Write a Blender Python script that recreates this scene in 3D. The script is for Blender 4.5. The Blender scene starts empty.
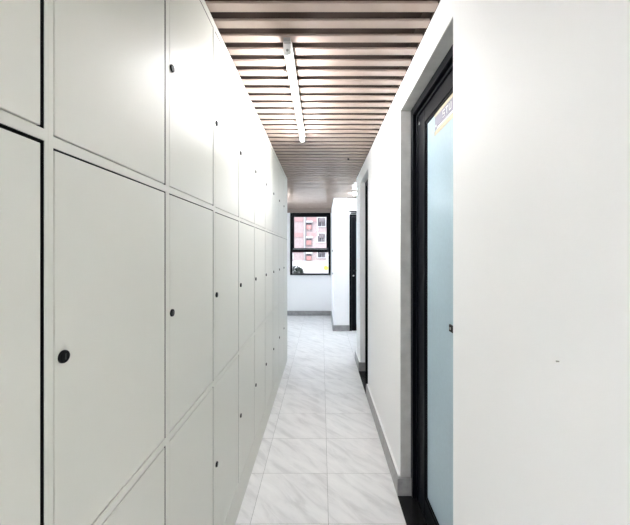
import bpy, bmesh, math, random
from mathutils import Vector, Matrix
random.seed(4)
S = bpy.context.scene
COL = S.collection

# ------------------------------------------------------------------ materials
def lin(c):
    return tuple((v/12.92 if v <= .04045 else ((v+.055)/1.055)**2.4) for v in c)

def mat(name, col, rough=.5, metal=0., spec=.5, bump=0., bscale=200., vary=0., vscale=6., emit=None, coat=0.):
    m = bpy.data.materials.new(name); m.use_nodes = True
    nt = m.node_tree; b = nt.nodes['Principled BSDF']
    b.inputs['Base Color'].default_value = (*col, 1)
    b.inputs['Roughness'].default_value = rough
    b.inputs['Metallic'].default_value = metal
    b.inputs['Specular IOR Level'].default_value = spec
    b.inputs['Coat Weight'].default_value = coat
    tc = nt.nodes.new('ShaderNodeTexCoord')
    if bump:
        n = nt.nodes.new('ShaderNodeTexNoise'); n.inputs['Scale'].default_value = bscale
        n.inputs['Detail'].default_value = 4
        bp = nt.nodes.new('ShaderNodeBump'); bp.inputs['Strength'].default_value = bump; bp.inputs['Distance'].default_value = .002
        nt.links.new(tc.outputs['Object'], n.inputs['Vector'])
        nt.links.new(n.outputs['Fac'], bp.inputs['Height']); nt.links.new(bp.outputs['Normal'], b.inputs['Normal'])
    if vary:
        n = nt.nodes.new('ShaderNodeTexNoise'); n.inputs['Scale'].default_value = vscale; n.inputs['Detail'].default_value = 5
        r = nt.nodes.new('ShaderNodeMapRange')
        r.inputs['From Min'].default_value = .3; r.inputs['From Max'].default_value = .7
        r.inputs['To Min'].default_value = 1-vary; r.inputs['To Max'].default_value = 1+vary
        mx = nt.nodes.new('ShaderNodeVectorMath'); mx.operation = 'SCALE'
        mx.inputs[0].default_value = col
        nt.links.new(tc.outputs['Object'], n.inputs['Vector'])
        nt.links.new(n.outputs['Fac'], r.inputs['Value']); nt.links.new(r.outputs['Result'], mx.inputs['Scale'])
        nt.links.new(mx.outputs['Vector'], b.inputs['Base Color'])
    if emit:
        b.inputs['Emission Color'].default_value = (*emit[0], 1); b.inputs['Emission Strength'].default_value = emit[1]
    return m

def floor_mat():
    m = bpy.data.materials.new('marble_tile'); m.use_nodes = True
    nt = m.node_tree; b = nt.nodes['Principled BSDF']; N = nt.nodes.new; L = nt.links.new
    tc = N('ShaderNodeTexCoord'); sep = N('ShaderNodeSeparateXYZ'); L(tc.outputs['Object'], sep.inputs[0])
    TX, TY, X0, Y0, G = .395, .377, .035, 1.64, .0022
    def M(op, a, bb=None):
        n = N('ShaderNodeMath'); n.operation = op
        for i, v in enumerate((a, bb)):
            if v is None: continue
            if isinstance(v, (int, float)): n.inputs[i].default_value = v
            else: L(v, n.inputs[i])
        return n.outputs[0]
    def axis(o, T, O):
        u = M('DIVIDE', M('SUBTRACT', o, O), T)
        cell = M('FLOOR', u); fr = M('SUBTRACT', u, cell)
        d = M('MULTIPLY', M('MINIMUM', fr, M('SUBTRACT', 1., fr)), T)
        return cell, d
    cx, dx = axis(sep.outputs['X'], TX, X0); cy, dy = axis(sep.outputs['Y'], TY, Y0)
    seam = M('LESS_THAN', M('MINIMUM', dx, dy), G/2)
    comb = N('ShaderNodeCombineXYZ'); L(M('MULTIPLY', cx, 3.17), comb.inputs[0]); L(M('MULTIPLY', cy, 5.31), comb.inputs[1])
    add = N('ShaderNodeVectorMath'); L(tc.outputs['Object'], add.inputs[0]); L(comb.outputs[0], add.inputs[1])
    # stretched diagonal veining
    vr = N('ShaderNodeVectorRotate'); vr.rotation_type = 'Z_AXIS'; vr.inputs['Angle'].default_value = math.radians(46)
    L(add.outputs[0], vr.inputs['Vector'])
    mp = N('ShaderNodeMapping'); mp.inputs['Scale'].default_value = (2.2, 10, 1)
    L(vr.outputs[0], mp.inputs['Vector'])
    n1 = N('ShaderNodeTexNoise'); n1.inputs['Scale'].default_value = 1.6; n1.inputs['Detail'].default_value = 9
    n1.inputs['Roughness'].default_value = .62; n1.inputs['Distortion'].default_value = .6
    L(mp.outputs[0], n1.inputs['Vector'])
    cr = N('ShaderNodeValToRGB'); e = cr.color_ramp.elements
    e[0].position = .34; e[0].color = (.71, .71, .715, 1); e[1].position = .7; e[1].color = (.92, .92, .92, 1)
    k = e.new(.5); k.color = (.84, .84, .845, 1)
    L(n1.outputs['Fac'], cr.inputs['Fac'])
    mix = N('ShaderNodeMix'); mix.data_type = 'RGBA'; L(seam, mix.inputs['Factor']); L(cr.outputs['Color'], mix.inputs['A'])
    mix.inputs['B'].default_value = (.36, .36, .36, 1)
    L(mix.outputs['Result'], b.inputs['Base Color'])
    b.inputs['Roughness'].default_value = .3
    bp = N('ShaderNodeBump'); bp.inputs['Strength'].default_value = .3; bp.inputs['Distance'].default_value = .001
    L(M('SUBTRACT', 1., seam), bp.inputs['Height']); L(bp.outputs['Normal'], b.inputs['Normal'])
    return m

M_wall = mat('white_wall_paint', (.90, .905, .91), .55, bump=.12, bscale=90)
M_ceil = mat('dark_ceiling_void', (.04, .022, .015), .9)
M_slat = mat('wood_tone_slat', (.45, .355, .305), .2, vary=.06, vscale=9)
M_lock = mat('pale_grey_powder_coat', (.665, .665, .605), .40, bump=.05, bscale=400)
M_inside = mat('locker_dark_inside', (.10, .10, .09), .7)
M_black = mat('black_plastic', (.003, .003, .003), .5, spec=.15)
M_base = mat('grey_stone_skirting', (.30, .30, .30), .35, vary=.18, vscale=25)
M_cem = mat('grey_cement_lining', (.50, .50, .49), .7, vary=.1, vscale=14, bump=.3, bscale=60)
M_frame = mat('black_aluminium', (.0025, .003, .005), .36, spec=.09)
M_frost = mat('frosted_blue_glass', (.385, .505, .575), .32, spec=.2, vary=.03, vscale=60)
M_steel = mat('brushed_steel', (.6, .6, .6), .3, metal=1)
M_plastic = mat('white_plastic', (.85, .85, .84), .35)
M_grey = mat('grey_plastic', (.35, .34, .33), .5)
M_slot = mat('dark_slot', (.03, .03, .03), .4)
M_thresh = mat('black_granite', (.012, .012, .013), .25, vary=.3, vscale=90)
M_tube = mat('lit_tube', (.9, .9, .9), .4, emit=((.98, .98, 1.), 20.))
M_tube2 = mat('added_tube_cool', (.9, .9, .9), .4, emit=((.95, .98, 1.), 45.))
M_tube3 = mat('lit_tube_daylight', (.9, .9, .9), .4, emit=((.86, .94, 1.), 25.))
M_cream = mat('cream_strip', (.52, .44, .30), .6)
M_lilac = mat('lilac_strip', (.23, .225, .29), .6)
M_pelmet = mat('brown_edge_trim', (.28, .22, .19), .5)
M_floor = floor_mat()

def clear_glass():
    m = bpy.data.materials.new('clear_glass'); m.use_nodes = True
    nt = m.node_tree; nt.nodes.clear()
    o = nt.nodes.new('ShaderNodeOutputMaterial'); t = nt.nodes.new('ShaderNodeBsdfTransparent'); g = nt.nodes.new('ShaderNodeBsdfGlossy')
    g.inputs['Roughness'].default_value = .02
    f = nt.nodes.new('ShaderNodeFresnel'); f.inputs['IOR'].default_value = 1.45
    mx = nt.nodes.new('ShaderNodeMixShader')
    nt.links.new(f.outputs[0], mx.inputs[0]); nt.links.new(t.outputs[0], mx.inputs[1]); nt.links.new(g.outputs[0], mx.inputs[2])
    nt.links.new(mx.outputs[0], o.inputs[0])
    return m
M_glass = clear_glass()

# ------------------------------------------------------------------ mesh helpers
class MB:
    def __init__(s): s.bm = bmesh.new()
    def box(s, x0, x1, y0, y1, z0, z1, bev=0., seg=2, mi=0):
        r = bmesh.ops.create_cube(s.bm, size=1.)
        vs = r['verts']
        for v in vs:
            v.co = Vector(((x0+x1)/2+v.co.x*(x1-x0), (y0+y1)/2+v.co.y*(y1-y0), (z0+z1)/2+v.co.z*(z1-z0)))
        fs = {f for v in vs for f in v.link_faces}
        for f in fs: f.material_index = mi
        if bev:
            es = list({e for v in vs for e in v.link_edges})
            bmesh.ops.bevel(s.bm, geom=es, offset=bev, segments=seg, affect='EDGES', profile=.5, clamp_overlap=True)
        return s
    def cyl(s, p0, p1, r0, r1=None, n=24, bev=0., mi=0):
        p0, p1 = Vector(p0), Vector(p1); d = p1-p0
        q = d.to_track_quat('Z', 'Y').to_matrix().to_4x4()
        m = Matrix.Translation((p0+p1)/2) @ q
        r = bmesh.ops.create_cone(s.bm, cap_ends=True, segments=n, radius1=r0, radius2=r0 if r1 is None else r1, depth=d.length, matrix=m)
        fs = {f for v in r['verts'] for f in v.link_faces}
        for f in fs: f.material_index = mi
        if bev:
            es = [e for e in {e for v in r['verts'] for e in v.link_edges} if any(len(f.verts) > 4 for f in e.link_faces)]
            bmesh.ops.bevel(s.bm, geom=es, offset=bev, segments=2, affect='EDGES', profile=.5)
        return s
    def quad(s, pts, mi=0):
        f = s.bm.faces.new([s.bm.verts.new(p) for p in pts]); f.material_index = mi
        return s
    def build(s, name, mats, parent=None, smooth=False):
        me = bpy.data.meshes.new(name); bmesh.ops.recalc_face_normals(s.bm, faces=s.bm.faces)
        s.bm.to_mesh(me); s.bm.free()
        for m in (mats if isinstance(mats, (list, tuple)) else [mats]): me.materials.append(m)
        o = bpy.data.objects.new(name, me); COL.objects.link(o)
        if smooth:
            for p in me.polygons: p.use_smooth = len(p.vertices) <= 4
        if parent:
            o.parent = parent
            base = Vector((0, 0, 0)); p = parent
            while p: base += p.location; p = p.parent
            me.transform(Matrix.Translation(-base))     # geometry is written in world metres
        return o

def tag(o, label, cat, group=None):
    o['label'] = label; o['category'] = cat
    if group: o['group'] = group
    return o
def empty(name, loc):
    o = bpy.data.objects.new(name, None); COL.objects.link(o); o.location = loc; o.empty_display_size = .1
    return o
def thing(name, loc, label, cat, group=None): return tag(empty(name, loc), label, cat, group)
def struct(o): o['kind'] = 'structure'; return o

# ------------------------------------------------------------------ room dimensions (metres)
XL, XR = -.435, .447          # locker faces, right wall face
H = 2.315                     # underside of the slats
YB, YE = -4.4, 7.08           # wall behind, end wall
XW, XE = -.95, 3.2            # left wall behind the lockers, far right of side passage
YC = 4.15                     # where the right wall ends at the side passage
PX, PY = .215, 5.68           # pillar corner
TOP = 2.42
D1 = (1.104, 1.844); D2 = (3.13, 3.76); DH = 2.175
WT = .2
FX = .505                     # face of door frames in the reveals

struct(MB().box(XW-.1, XE+.1, YB-.1, YE+.15, -.1, 0).build('floor', M_floor))
ceil = struct(MB().box(XW-.1, XE+.1, YB-.1, YE+.15, TOP, TOP+.1).build('ceiling', M_ceil))
sl = MB()
pitch, w = .0925, .046
k = math.ceil((YB+.02-1.322)/pitch)
while True:
    y = 1.325+k*pitch; k += 1
    if y+w > YE-.02: break
    if y+w < YC: x1 = XR
    elif y > YC and y+w < PY: x1 = XE
    elif y > PY: x1 = PX
    else: x1 = XR if y < YC else PX
    sl.box(XW+.002, x1-.002, y, y+w, H, H+.010, bev=.0012, seg=1)
sl.build('slats', M_slat, ceil)
b = MB(); b.box(XR-.006, XR-.0005, YB, YC, H+.001, TOP-.001).box(PX-.006, PX-.0005, PY, YE-.02, H+.001, TOP-.001).box(XR, XE, PY-.006, PY-.0005, H+.001, TOP-.001)
b.build('edge_channel', M_ceil, ceil)

LW = (4.75, 6.75, .55, 2.2)                          # unseen side window, added to brighten the end space, hidden by the lockers
b = MB()
b.box(XW-.1, XW, YB, LW[0], 0, TOP).box(XW-.1, XW, LW[1], YE, 0, TOP).box(XW-.1, XW, LW[0], LW[1], 0, LW[2]).box(XW-.1, XW, LW[0], LW[1], LW[3], TOP)
struct(b.build('wall_left', M_wall))
struct(MB().box(XW-.1, XE+.1, YB-.1, YB, 0, TOP).build('wall_back', M_wall))
struct(MB().box(XE, XE+.1, YB, YE, 0, TOP).build('wall_outer', M_wall))
b = MB()
b.box(XR, XR+WT, YB, D1[0], 0, TOP).box(XR, XR+WT, D1[0], D1[1], DH, TOP).box(XR, XR+WT, D1[1], D2[0], 0, TOP)
b.box(XR, XR+WT, D2[0], D2[1], DH, TOP).box(XR, XR+WT, D2[1], YC, 0, TOP).box(XR+WT, XE, YC-.15, YC, 0, TOP)
struct(b.build('wall_right', M_wall))
# end wall with its window opening
WX0, WX1, WZ0, WZ1 = -.68, .195, .88, 2.23
b = MB()
b.box(XW, WX0, YE, YE+.15, 0, TOP).box(WX1, XE, YE, YE+.15, 0, TOP).box(WX0, WX1, YE, YE+.15, 0, WZ0).box(WX0, WX1, YE, YE+.15, WZ1, TOP)
struct(b.build('wall_end', M_wall))
# pillar and the wall beside it that carries the far black door
D3 = (.488, 1.34); D3H = 2.035
b = MB()
b.box(PX, D3[0], PY, YE, 0, TOP).box(D3[0], D3[1], PY, PY+.14, D3H, TOP).box(D3[1], XE, PY, PY+.14, 0, TOP)
b.box(D3[0], D3[1], PY+.13, PY+.14, 0, D3H)
struct(b.build('wall_pillar', M_wall))

# skirtings
bt, bh = .02, .10
b = MB()
for y0, y1 in ((YB, D1[0]), (D1[1], D2[0]), (D2[1], YC)): b.box(XR-bt, XR, y0, y1, 0, bh)
for d in (D1, D2): b.box(XR-bt, FX, d[1]-bt, d[1], 0, bh)
b.box(XR-bt, XE, YC, YC+bt, 0, bh)
struct(b.build('baseboard_right', M_base))
b = MB(); b.box(XW, PX-bt, YE-bt, YE, 0, bh)
struct(b.build('baseboard_end', M_base))
b = MB(); b.box(PX-bt, PX, PY-bt, YE-bt, 0, bh).box(PX, D3[0], PY-bt, PY, 0, bh).box(D3[1], XE, PY-bt, PY, 0, bh)
struct(b.build('baseboard_pillar', M_base))
# white caulk line on the skirtings
b = MB()
for y0, y1 in ((YB, D1[0]), (D1[1], D2[0]), (D2[1], YC)): b.box(XR-bt*.6, XR, y0, y1, bh, bh+.006)
struct(b.build('trim_1', M_wall))
struct(MB().box(XW, PX, YE-.02, YE, WZ1+.004, TOP).build('trim_2', M_pelmet))
# black stone thresholds
for n, d in ((3, D1), (4, D2)):
    struct(MB().box(XR-bt, .62, d[0], d[1]-bt, 0, .004).build('trim_%d' % n, M_thresh))

# ------------------------------------------------------------------ side doors in the right wall
def side_door(name, d, head, sticker, handle):
    y0, y1 = d
    root = struct(empty(name, (FX, (y0+y1)/2, 0)))
    # outer frame: two jambs and a head, stepped
    b = MB()
    for a0, a1, xx in ((0, .045, FX), (.045, .062, FX+.018)):
        b.box(xx, .60, y1-a1, y1-a0, .004, head-a0, bev=.002, seg=1)
        b.box(xx, .60, y0+a0, y0+a1, .004, head-a0, bev=.002, seg=1)
        b.box(xx, .60, y0+a1, y1-a1, head-a1, head-a0, bev=.002, seg=1)
    b.build('frame', M_frame, root)
    L0, L1, LT = y0+.066, y1-.066, head-.066
    lx0, lx1 = FX+.024, FX+.064
    st, rt, rb = .11, .072, .11
    b = MB()
    for q, xx in ((0., lx0+.004), (.02, lx0)):
        pass
    b.box(lx0, lx1, L1-st, L1, .008, LT, bev=.003).box(lx0, lx1, L0, L0+.085, .008, LT, bev=.003)
    b.box(lx0, lx1, L0+.085, L1-st, LT-rt, LT, bev=.003).box(lx0, lx1, L0+.085, L1-st, .008, rb, bev=.003)
    leaf = b.build('door_leaf', M_frame, root)
    g0, g1, gz0, gz1 = L0+.085, L1-st, rb, LT-rt
    b = MB()                                             # glazing bead
    t = .01
    b.box(lx0+.006, lx0+.012, g1-t, g1, gz0, gz1).box(lx0+.006, lx0+.012, g0, g0+t, gz0, gz1)
    b.box(lx0+.006, lx0+.012, g0+t, g1-t, gz0, gz0+t).box(lx0+.006, lx0+.012, g0+t, g1-t, gz1-t, gz1)
    b.build('glazing_bead', M_frame, leaf)
    gl = MB().box(lx0+.012, lx0+.020, g0, g1, gz0, gz1).build('glass_pane', M_frost, root)
    gl['label'] = 'pale blue frosted glass'
    gx = lx0+.012
    MB().cyl((lx0-.001, L1-.03, LT-rt*.62), (lx0-.004, L1-.03, LT-rt*.62), .008, n=16, bev=.001).build('screw_cap', M_steel, leaf, True)
    if handle:
        hz, hy = 1.056, 1.336
        b = MB(); b.box(gx-.009, gx-.0005, hy-.06, hy+.024, hz-.015, hz+.015, bev=.003)
        h = b.build('handle', M_black, root)
        MB().cyl((gx-.009, hy+.006, hz), (gx-.0105, hy+.006, hz), .006, n=16).build('keyhole', M_grey, h, True)
    if sticker:
        s0, s1, z0, z1 = g0+.01, 1.547, 1.925, gz1-.004
        e = MB().box(gx-.0012, gx-.0002, s0, s1, z0+.026, z1-.022).build('sticker', M_lilac, root)
        e['label'] = 'lilac strip with white marks between two cream bands'
        MB().box(gx-.0016, gx-.0002, s0, s1+.006, z1-.022, z1).build('upper_band', M_cream, e)
        MB().box(gx-.0016, gx-.0002, s0, s1+.006, z0, z0+.020).build('lower_band', M_cream, e)
        b = MB(); X0, X1 = gx-.0022, gx-.0012
        b.box(X0, X1, s0, s1-.03, z0+.022, z0+.030)
        yy, zb, zt = s1-.10, z0+.045, z1-.033
        def st_(ya, yb, za, zc): b.box(X0, X1, min(ya, yb), max(ya, yb), za, zc)
        zm = (zb+zt)/2; q = .004; wd = .024
        # white strokes read towards the near edge of the pane
        st_(yy, yy-wd, zt-q, zt); st_(yy, yy-wd, zm-q/2, zm+q/2); st_(yy, yy-wd, zb, zb+q); st_(yy, yy-q, zm, zt); st_(yy-wd, yy-wd+q, zb, zm)
        yy -= .036
        st_(yy, yy-wd, zt-q, zt); st_(yy-wd/2-q/2, yy-wd/2+q/2, zb, zt)
        yy -= .036
        st_(yy, yy-q, zb, zt); st_(yy-wd, yy-wd+q, zb, zt); st_(yy, yy-wd, zb, zb+q)
        st_(s1-.012, s1-.022, z0+.036, z0+.046)
        b.build('white_marks', M_plastic, e)
    # closing panel of the reveal behind the leaf
    return root
d1 = side_door('door_1', D1, DH, True, True)
d2 = side_door('door_2', D2, DH, False, False)
b = MB()
b.box(XR+.001, FX, D1[1]-.004, D1[1], bh, DH-.004).box(XR+.001, FX, D1[0], D1[1], DH-.004, DH)
b.build('reveal_lining', M_cem, d1)['label'] = 'bare grey cement lining of the opening'

# far door beside the pillar, black frame with frosted glass, facing the corridor
r3 = struct(empty('door_3', (D3[0], PY, 0)))
b = MB(); fy0, fy1 = PY-.012, PY+.06
b.box(D3[0], D3[0]+.04, fy0, fy1, 0, D3H, bev=.003).box(D3[1]-.04, D3[1], fy0, fy1, 0, D3H, bev=.003).box(D3[0]+.04, D3[1]-.04, fy0, fy1, D3H-.04, D3H, bev=.003)
b.build('frame', M_frame, r3)
b = MB(); ly0, ly1 = PY-.002, PY+.04
b.box(D3[0]+.043, D3[0]+.118, ly0, ly1, .006, D3H-.043, bev=.003).box(D3[1]-.118, D3[1]-.043, ly0, ly1, .006, D3H-.043, bev=.003)
b.box(D3[0]+.118, D3[1]-.118, ly0, ly1, D3H-.12, D3H-.043, bev=.003).box(D3[0]+.118, D3[1]-.118, ly0, ly1, .006, .11, bev=.003)
b.build('door_leaf', M_frame, r3)
MB().box(D3[0]+.118, D3[1]-.118, PY+.014, PY+.022, .11, D3H-.12).build('glass_pane', M_frost, r3)
b = MB(); hx, hz = D3[0]+.08, 1.055
b.cyl((hx, ly0, hz), (hx, ly0-.05, hz), .011, n=16).box(hx-.012, hx+.10, ly0-.058, ly0-.04, hz-.011, hz+.011, bev=.005)
b.build('handle', M_black, r3)
MB().cyl((hx-.01, ly0, hz-.09), (hx-.01, ly0-.01, hz-.09), .012, n=20).build('lock_cylinder', M_steel, r3, True)
b = MB(); b.box(D3[0]-.005, D3[0]+.16, PY-.05, PY-.0005, 2.080, 2.097, bev=.003).box(D3[0]+.025, D3[0]+.16, PY-.04, PY-.0005, 2.046, 2.060, bev=.002)
b.box(D3[0]+.11, D3[0]+.15, PY-.02, PY-.0005, 2.058, 2.082)
tag(b.build('door_closer_bracket', M_frame), 'small dark bracket fixed above the narrow black door beyond the pillar', 'bracket')

# ------------------------------------------------------------------ window
w1 = struct(empty('window_1', ((WX0+WX1)/2, YE, WZ0)))
b = MB(); y0, y1 = YE-.03, YE+.06; ft = .045
TZ0, TZ1 = 1.375, 1.425
b.box(WX0, WX0+ft, y0, y1, WZ0, WZ1, bev=.003).box(WX1-ft, WX1, y0, y1, WZ0, WZ1, bev=.003)
b.box(WX0+ft, WX1-ft, y0, y1, WZ1-ft, WZ1, bev=.003).box(WX0+ft, WX1-ft, y0, y1, WZ0, WZ0+.035, bev=.003).box(WX0+ft, WX1-ft, y0, y1, TZ0, TZ1, bev=.003)
b.build('window_frame', M_frame, w1)
b = MB(); s = .04; a0, a1, c0, c1 = WX0+ft+.001, WX1-ft-.001, TZ1+.001, WZ1-ft-.001
b.box(a0, a0+s, y0+.005, y1-.02, c0, c1, bev=.003).box(a1-s, a1, y0+.005, y1-.02, c0, c1, bev=.003)
b.box(a0+s, a1-s, y0+.005, y1-.02, c1-s, c1, bev=.003).box(a0+s, a1-s, y0+.005, y1-.02, c0, c0+s, bev=.003)
sash = b.build('sash', M_frame, w1)
b = MB(); b.box(a0+.02, a1-.03, y0-.008, y0+.004, c0+.004, c0+.034, bev=.003)
b.build('stay_bar', mat('dark_grey_metal', (.10, .11, .11), .35), sash)
MB().box(a0+s, a1-s, YE+.008, YE+.014, c0+s, c1-s).build('glass_pane', M_glass, sash)
MB().box(WX0+ft, WX1-ft, YE+.008, YE+.014, WZ0+.035, TZ0).build('glass_pane', M_glass, w1)

w2 = struct(empty('added_window', (XW, (LW[0]+LW[1])/2, LW[2])))  # unseen window put in for more daylight at the far end
b = MB(); x0, x1 = XW-.08, XW+.01
ym = (LW[0]+LW[1])/2
b.box(x0, x1, LW[0], LW[0]+.045, LW[2], LW[3], bev=.003).box(x0, x1, LW[1]-.045, LW[1], LW[2], LW[3], bev=.003).box(x0, x1, ym-.025, ym+.025, LW[2]+.045, LW[3]-.045, bev=.003)
b.box(x0, x1, LW[0]+.045, LW[1]-.045, LW[2], LW[2]+.045, bev=.003).box(x0, x1, LW[0]+.045, LW[1]-.045, LW[3]-.045, LW[3], bev=.003)
b.build('window_frame', M_frame, w2)
for q0, q1 in ((LW[0]+.045, ym-.025), (ym+.025, LW[1]-.045)):
    MB().box(XW-.05, XW-.044, q0, q1, LW[2]+.045, LW[3]-.045).build('glass_pane', M_glass, w2)

# ------------------------------------------------------------------ lockers
P, Y00 = .4015, .517
yk = lambda q: Y00+P*q
ROWS = ((.155, .832), (.852, 1.537), (1.555, 2.277))
locz = (.494, 1.195, 1.904)
LT, LB = 2.307, XL-.45
pw = .010                                            # half a post
def locker(ka, kb, label, dz=0., pr=pw):
    rows = (ROWS[0], (ROWS[1][0], ROWS[1][1]+dz), (ROWS[2][0]+dz, ROWS[2][1]))
    ye = lambda q: yk(q)-(pr if q == kb else pw)
    ya, yb = yk(ka)+.0002, yk(kb)-.0002
    root = thing('locker', (XL-.22, (ya+yb)/2, 0), label, 'locker', 'steel lockers lined up along the corridor')
    b = MB()
    b.box(LB, XL, ya, ya+pw, 0, LT).box(LB, XL, yb-pr, yb, 0, LT)
    b.box(LB, LB+.01, ya+pw, yb-pr, 0, LT)
    for q in range(ka+1, kb): b.box(LB+.01, XL, yk(q)-pw, yk(q)+pw, 0, LT)
    for q in range(ka, kb):
        s0, s1 = yk(q)+pw+.0006, ye(q+1)-.0006
        for z0, z1 in ((0, .155), (.832, .852), (rows[1][1], rows[2][0]), (2.277, LT)):
            b.box(LB+.01, XL, s0-.0007, s1+.0007, z0, z1)
    b.build('frame', M_lock, root)
    b = MB()                                             # black sheets and strips painting the shade in the door gaps
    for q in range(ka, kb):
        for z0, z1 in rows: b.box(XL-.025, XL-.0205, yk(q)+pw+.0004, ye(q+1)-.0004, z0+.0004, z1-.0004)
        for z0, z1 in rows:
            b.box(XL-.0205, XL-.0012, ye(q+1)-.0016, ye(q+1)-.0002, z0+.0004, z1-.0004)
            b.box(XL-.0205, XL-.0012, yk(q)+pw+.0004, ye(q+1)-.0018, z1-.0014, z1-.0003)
    b.build('gap_shade', M_black, root)
    for q in range(ka, kb):
        s0, s1 = yk(q)+pw, ye(q+1)
        for (z0, z1), lz in zip(rows, locz):
            d = MB().box(XL-.02, XL-.0005, s0+.003, s1-(.007 if ka < 0 else .005), z0+.003, z1-(.006 if ka < 0 else .0035), bev=.0015).build('door', M_lock, root)
            ly = s0+(.0195 if q == 0 else .0145)
            lk = MB().cyl((XL-.0005, ly, lz), (XL+.005, ly, lz), .0112, .0104, n=28, bev=.0015).build('cam_lock', M_black, d, True)
            MB().box(XL+.0049, XL+.0053, ly-.0012, ly+.0012, lz-.005, lz+.005).build('key_slot', M_slot, lk)
    return root
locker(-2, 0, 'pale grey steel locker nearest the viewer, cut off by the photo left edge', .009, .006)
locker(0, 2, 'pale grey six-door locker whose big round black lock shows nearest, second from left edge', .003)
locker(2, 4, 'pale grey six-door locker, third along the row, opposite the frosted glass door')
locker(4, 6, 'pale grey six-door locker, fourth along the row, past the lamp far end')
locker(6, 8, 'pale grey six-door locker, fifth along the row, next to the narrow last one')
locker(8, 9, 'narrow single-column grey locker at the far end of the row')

# ------------------------------------------------------------------ tube lights
def tube_light(x, y0, L, along, label, tm=M_tube):
    # along: unit axis of the lamp; (x, y0) is its near end
    c = (x+along[0]*L/2, y0+along[1]*L/2, H)
    root = thing('ceiling_lamp', c, label, 'lamp', 'ceiling tube lamps')
    def bx(u0, u1, v0, v1, z0, z1, bev): 
        if along[1]: return (x+v0, x+v1, y0+u0, y0+u1, z0, z1, bev)
        return (x+u0, x+u1, y0+v0, y0+v1, z0, z1, bev)
    def pt(u, v, z): return (x+v, y0+u, z) if along[1] else (x+u, y0+v, z)
    MB().box(*bx(.012, L-.012, -.02, .02, H-.03, H-.0005, .003)).build('housing', M_plastic, root)
    zt = H-.05
    for u0, u1 in ((0, .016), (L-.016, L)):
        h = MB().box(*bx(u0, u1, -.018, .018, H-.064, H-.002, .005)).build('end_holder', M_plastic, root)
        uu = u0 if u0 == 0 else u1
        dd = -.002 if u0 == 0 else .002
        MB().cyl(pt(uu-dd*.2, 0, zt+.004), pt(uu+dd, 0, zt+.004), .006, n=16).build('contact_hole', M_grey, h, True)
    MB().cyl(pt(.016, 0, zt), pt(L-.016, 0, zt), .013, n=24).build('tube', tm, root, True)
    MB().box(*bx(-.02, .012, -.016, .016, H-.016, H-.0005, .002)).build('cable_clip', M_grey, root)
    return root
tube_light(-.152, 1.445, 1.155, (0, 1), 'lit white tube lamp hanging lengthwise under the slatted ceiling')
tube_light(.47, 4.98, 1.2, (1, 0), 'glowing end of a tube lamp in the side passage by the pillar', M_tube3)
tube_light(-.152, -2.3, 1.155, (0, 1), 'added tube lamp behind the viewer, the nearer of two out of view', M_tube2)  # unseen lamp added to brighten the near part of the corridor
tube_light(-.152, -4.1, 1.155, (0, 1), 'added tube lamp behind the viewer, the farther of two out of view', M_tube2)  # second unseen lamp, also added for brightness
tube_light(-.87, 4.9, 1.155, (0, 1), 'added tube lamp in the end space, hidden behind the lockers', M_tube3)  # added out of sight to lift the brightness of the end wall

# ------------------------------------------------------------------ small fittings
b = MB(); b.cyl((.27, 3.27, H), (.27, 3.27, H-.012), .011, .008, n=16, bev=.001)
tag(b.build('ceiling_fitting', M_black, None, True), 'small black round fitting on a ceiling slat beyond the lamp', 'fitting')
b = MB(); b.cyl((XR, .612, 1.165), (XR-.005, .612, 1.165), .0013, .0016, n=12)
tag(b.build('wall_nail', M_grey, None, True), 'tiny dark nail head in the bare white wall beside the glass door', 'nail')
t = thing('light_switch', (.332, PY, 1.43), 'faint white switch plate on the front of the white pillar', 'light switch')
MB().box(.285, .379, PY-.008, PY-.0002, 1.33, 1.53, bev=.003).build('plate', M_plastic, t)
for z in (1.345, 1.437): MB().box(.298, .366, PY-.011, PY-.008, z, z+.078, bev=.002).build('rocker', M_plastic, t)
for z, ll in ((1.40, 'upper of two small grey hooks on the pillar side by the window'), (.985, 'lower of two small grey hooks on the pillar side by the window')):
    b = MB(); b.cyl((PX, 5.95, z), (PX-.012, 5.95, z), .013, .013, n=16).cyl((PX-.012, 5.95, z), (PX-.022, 5.95, z), .02, .017, n=16, bev=.002)
    tag(b.build('wall_hook', M_grey, None, True), ll, 'hook', 'hooks on the pillar')

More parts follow.
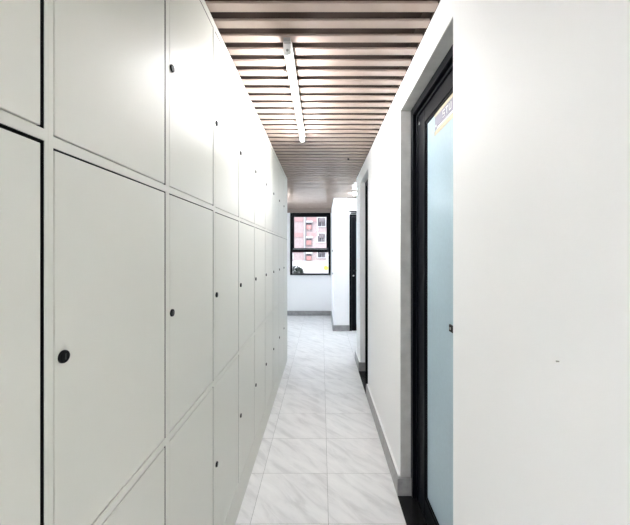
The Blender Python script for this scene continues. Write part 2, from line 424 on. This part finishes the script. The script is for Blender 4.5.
# ------------------------------------------------------------------ outside the window
M_ground = mat('paving', (.45, .45, .45), .8, vary=.1)
struct(MB().box(-60, 60, YE+.2, 110, -.5, -.3).build('ground', M_ground))
M_pink = mat('pink_tile', (.30, .235, .24), .7, vary=.10, vscale=2.2)
M_red = mat('red_tile', (.32, .15, .145), .7)
M_rose = mat('rose_band', (.31, .185, .19), .7)
M_white = mat('white_render', (.50, .50, .51), .6)
M_win = mat('shaded_window', (.06, .05, .06), .25)
M_ac = mat('grey_metal_grille', (.12, .10, .11), .5)
YF = 65.
t = thing('apartment_building', (0, YF, -.3), 'pink and white apartment block seen through the window', 'building')
MB().box(-26, 22, YF, YF+12, -.3, 30).build('wall', M_pink, t)
MB().cyl((-3.35, YF-.35, -.3), (-3.35, YF-.35, 30), .17, n=12).build('drain_pipe', M_white, t, True)
for f in range(0, 9):
    z = -.3+.0+3.1*f                                   # floor line
    for x0, x1 in ((-9.0, -3.7), (-2.9, -.5), (2.2, 7.)):
        MB().box(x0, x1, YF-.12, YF, z+.75+.9, z+1.6+.9).build('band', M_rose, t)
    # small red balcony box with its dark opening, white slab above
    if f < 7:
        MB().box(-3.0, -2.0, YF-.5, YF-.02, z+.1, z+.95, bev=.05).build('balcony', M_red, t)
        MB().box(-3.0, -2.0, YF-.16, YF-.01, z+1.05, z+1.4).build('opening', M_win, t)
        MB().box(-3.1, -1.8, YF-.6, YF-.02, z+1.45, z+1.75).build('slab', M_white, t)
        wn = MB().box(-.9, .9, YF-.2, YF-.01, z+.55, z+2.5).build('window', M_white, t)
        MB().box(-.75, -.03, YF-.24, YF-.2, z+.7, z+2.35).build('pane', M_win, wn)
        MB().box(.03, .75, YF-.24, YF-.2, z+.7, z+2.35).build('pane', M_ac, wn)
        b = MB(); b.box(-.5, .6, YF-1.0, YF-.25, z+1.5, z+2.35, bev=.06).cyl((.05, YF-1.0, z+1.92), (.05, YF-1.06, z+1.92), .33, n=20)
        b.build('air_conditioner', M_ac, t)
        MB().box(1.0, 1.9, YF-.25, YF-.01, z-.2, z+1.3).build('white_panel', M_white, t)
        wn = MB().box(-7.6, -5.6, YF-.1, YF-.01, z+.3, z+1.5).build('window', M_white, t)
        MB().box(-7.45, -5.75, YF-.13, YF-.1, z+.42, z+1.38).build('pane', mat('pale_glass_%d' % f, (.30, .25, .26), .2), wn)

t = thing('hoarding', (.9, 12., -.3), 'white hoarding panel outside, below the pink building', 'hoarding')
for q in range(3):
    x0 = -.72+q*1.22
    MB().box(x0, x0+1.21, 12., 12.03, -.2, .925, bev=.004).build('panel', M_white, t)
for q in range(4):
    MB().box(-.74+q*1.22-.0, -.74+q*1.22+.05, 12.03, 12.09, -.3, .90).build('post', M_steel, t)
b = MB(); b.cyl((.165, 12., .80), (.165, 11.985, .80), .085, n=28, bev=.003)
tag(b.build('round_sign', mat('yellow_paint', (.6, .55, .02), .5), None, True), 'small yellow disc fixed on the white hoarding', 'sign')

t = thing('shrub', (-.98, 11.4, -.3), 'dark green leafy shrub outside the lower window pane', 'shrub')
b = MB()
for q in range(2200):
    a, v = random.uniform(0, 2*math.pi), random.uniform(-1, 1)
    r = random.uniform(.6, 1.)**.5
    h = (1-v**6)**.5
    c = Vector((-.98+.36*r*math.cos(a)*h, 11.4+.34*r*math.sin(a)*h, .32+.58*r*v))
    u = Vector((random.gauss(0, 1), random.gauss(0, 1), random.gauss(0, 1))).normalized()
    s_ = u.orthogonal().normalized()
    l, wd = random.uniform(.05, .085), random.uniform(.018, .03)
    b.quad([c-u*l*.5, c+s_*wd, c+u*l*.5, c-s_*wd])
b.build('foliage', mat('leaf_green', (.006, .011, .008), .9, spec=.1), t)
b = MB()
for q in range(9):
    a = q*.7
    b.cyl((-.98+.05*math.cos(a), 11.4+.05*math.sin(a), -.3), (-.98+.25*math.cos(a), 11.4+.25*math.sin(a), .6), .014, .005, n=8)
b.build('stem', mat('bark', (.10, .07, .05), .8), t)

# ------------------------------------------------------------------ daylight
wd = bpy.data.worlds.new('sky'); S.world = wd; wd.use_nodes = True
bg = wd.node_tree.nodes['Background']; bg.inputs['Color'].default_value = (.74, .86, 1., 1); bg.inputs['Strength'].default_value = .62
sun = bpy.data.lights.new('sun', 'SUN'); sun.energy = .9; sun.angle = .02; sun.color = (1., .96, .9)
so = bpy.data.objects.new('sun', sun); COL.objects.link(so); so.location = (-10, -5, 30)
so.rotation_euler = Vector((.35, .75, -.75)).to_track_quat('-Z', 'Y').to_euler()

# ------------------------------------------------------------------ camera
F, VX, VY = 325., 321.5, 252.5
cam = bpy.data.cameras.new('camera'); cam.sensor_width = 36.; cam.lens = F/630*36.
cam.shift_x = -(VX-315.)/630.; cam.shift_y = -(262.5-VY)/630.
cam.clip_start = .02; cam.clip_end = 300
co = bpy.data.objects.new('camera', cam); COL.objects.link(co)
co.location = (0, 0, 1.37); co.rotation_euler = (math.radians(90), 0, 0)
S.camera = co
vs = S.view_settings
S.display_settings.display_device = 'sRGB'
vs.view_transform = 'Standard'; vs.look = 'None'; vs.gamma = 1.; vs.use_curve_mapping = False; vs.exposure = 2.55
S.cycles.max_bounces = 12; S.cycles.diffuse_bounces = 6; S.cycles.glossy_bounces = 4; S.cycles.transparent_max_bounces = 8
S.cycles.sample_clamp_indirect = 8.; S.cycles.use_denoising = True
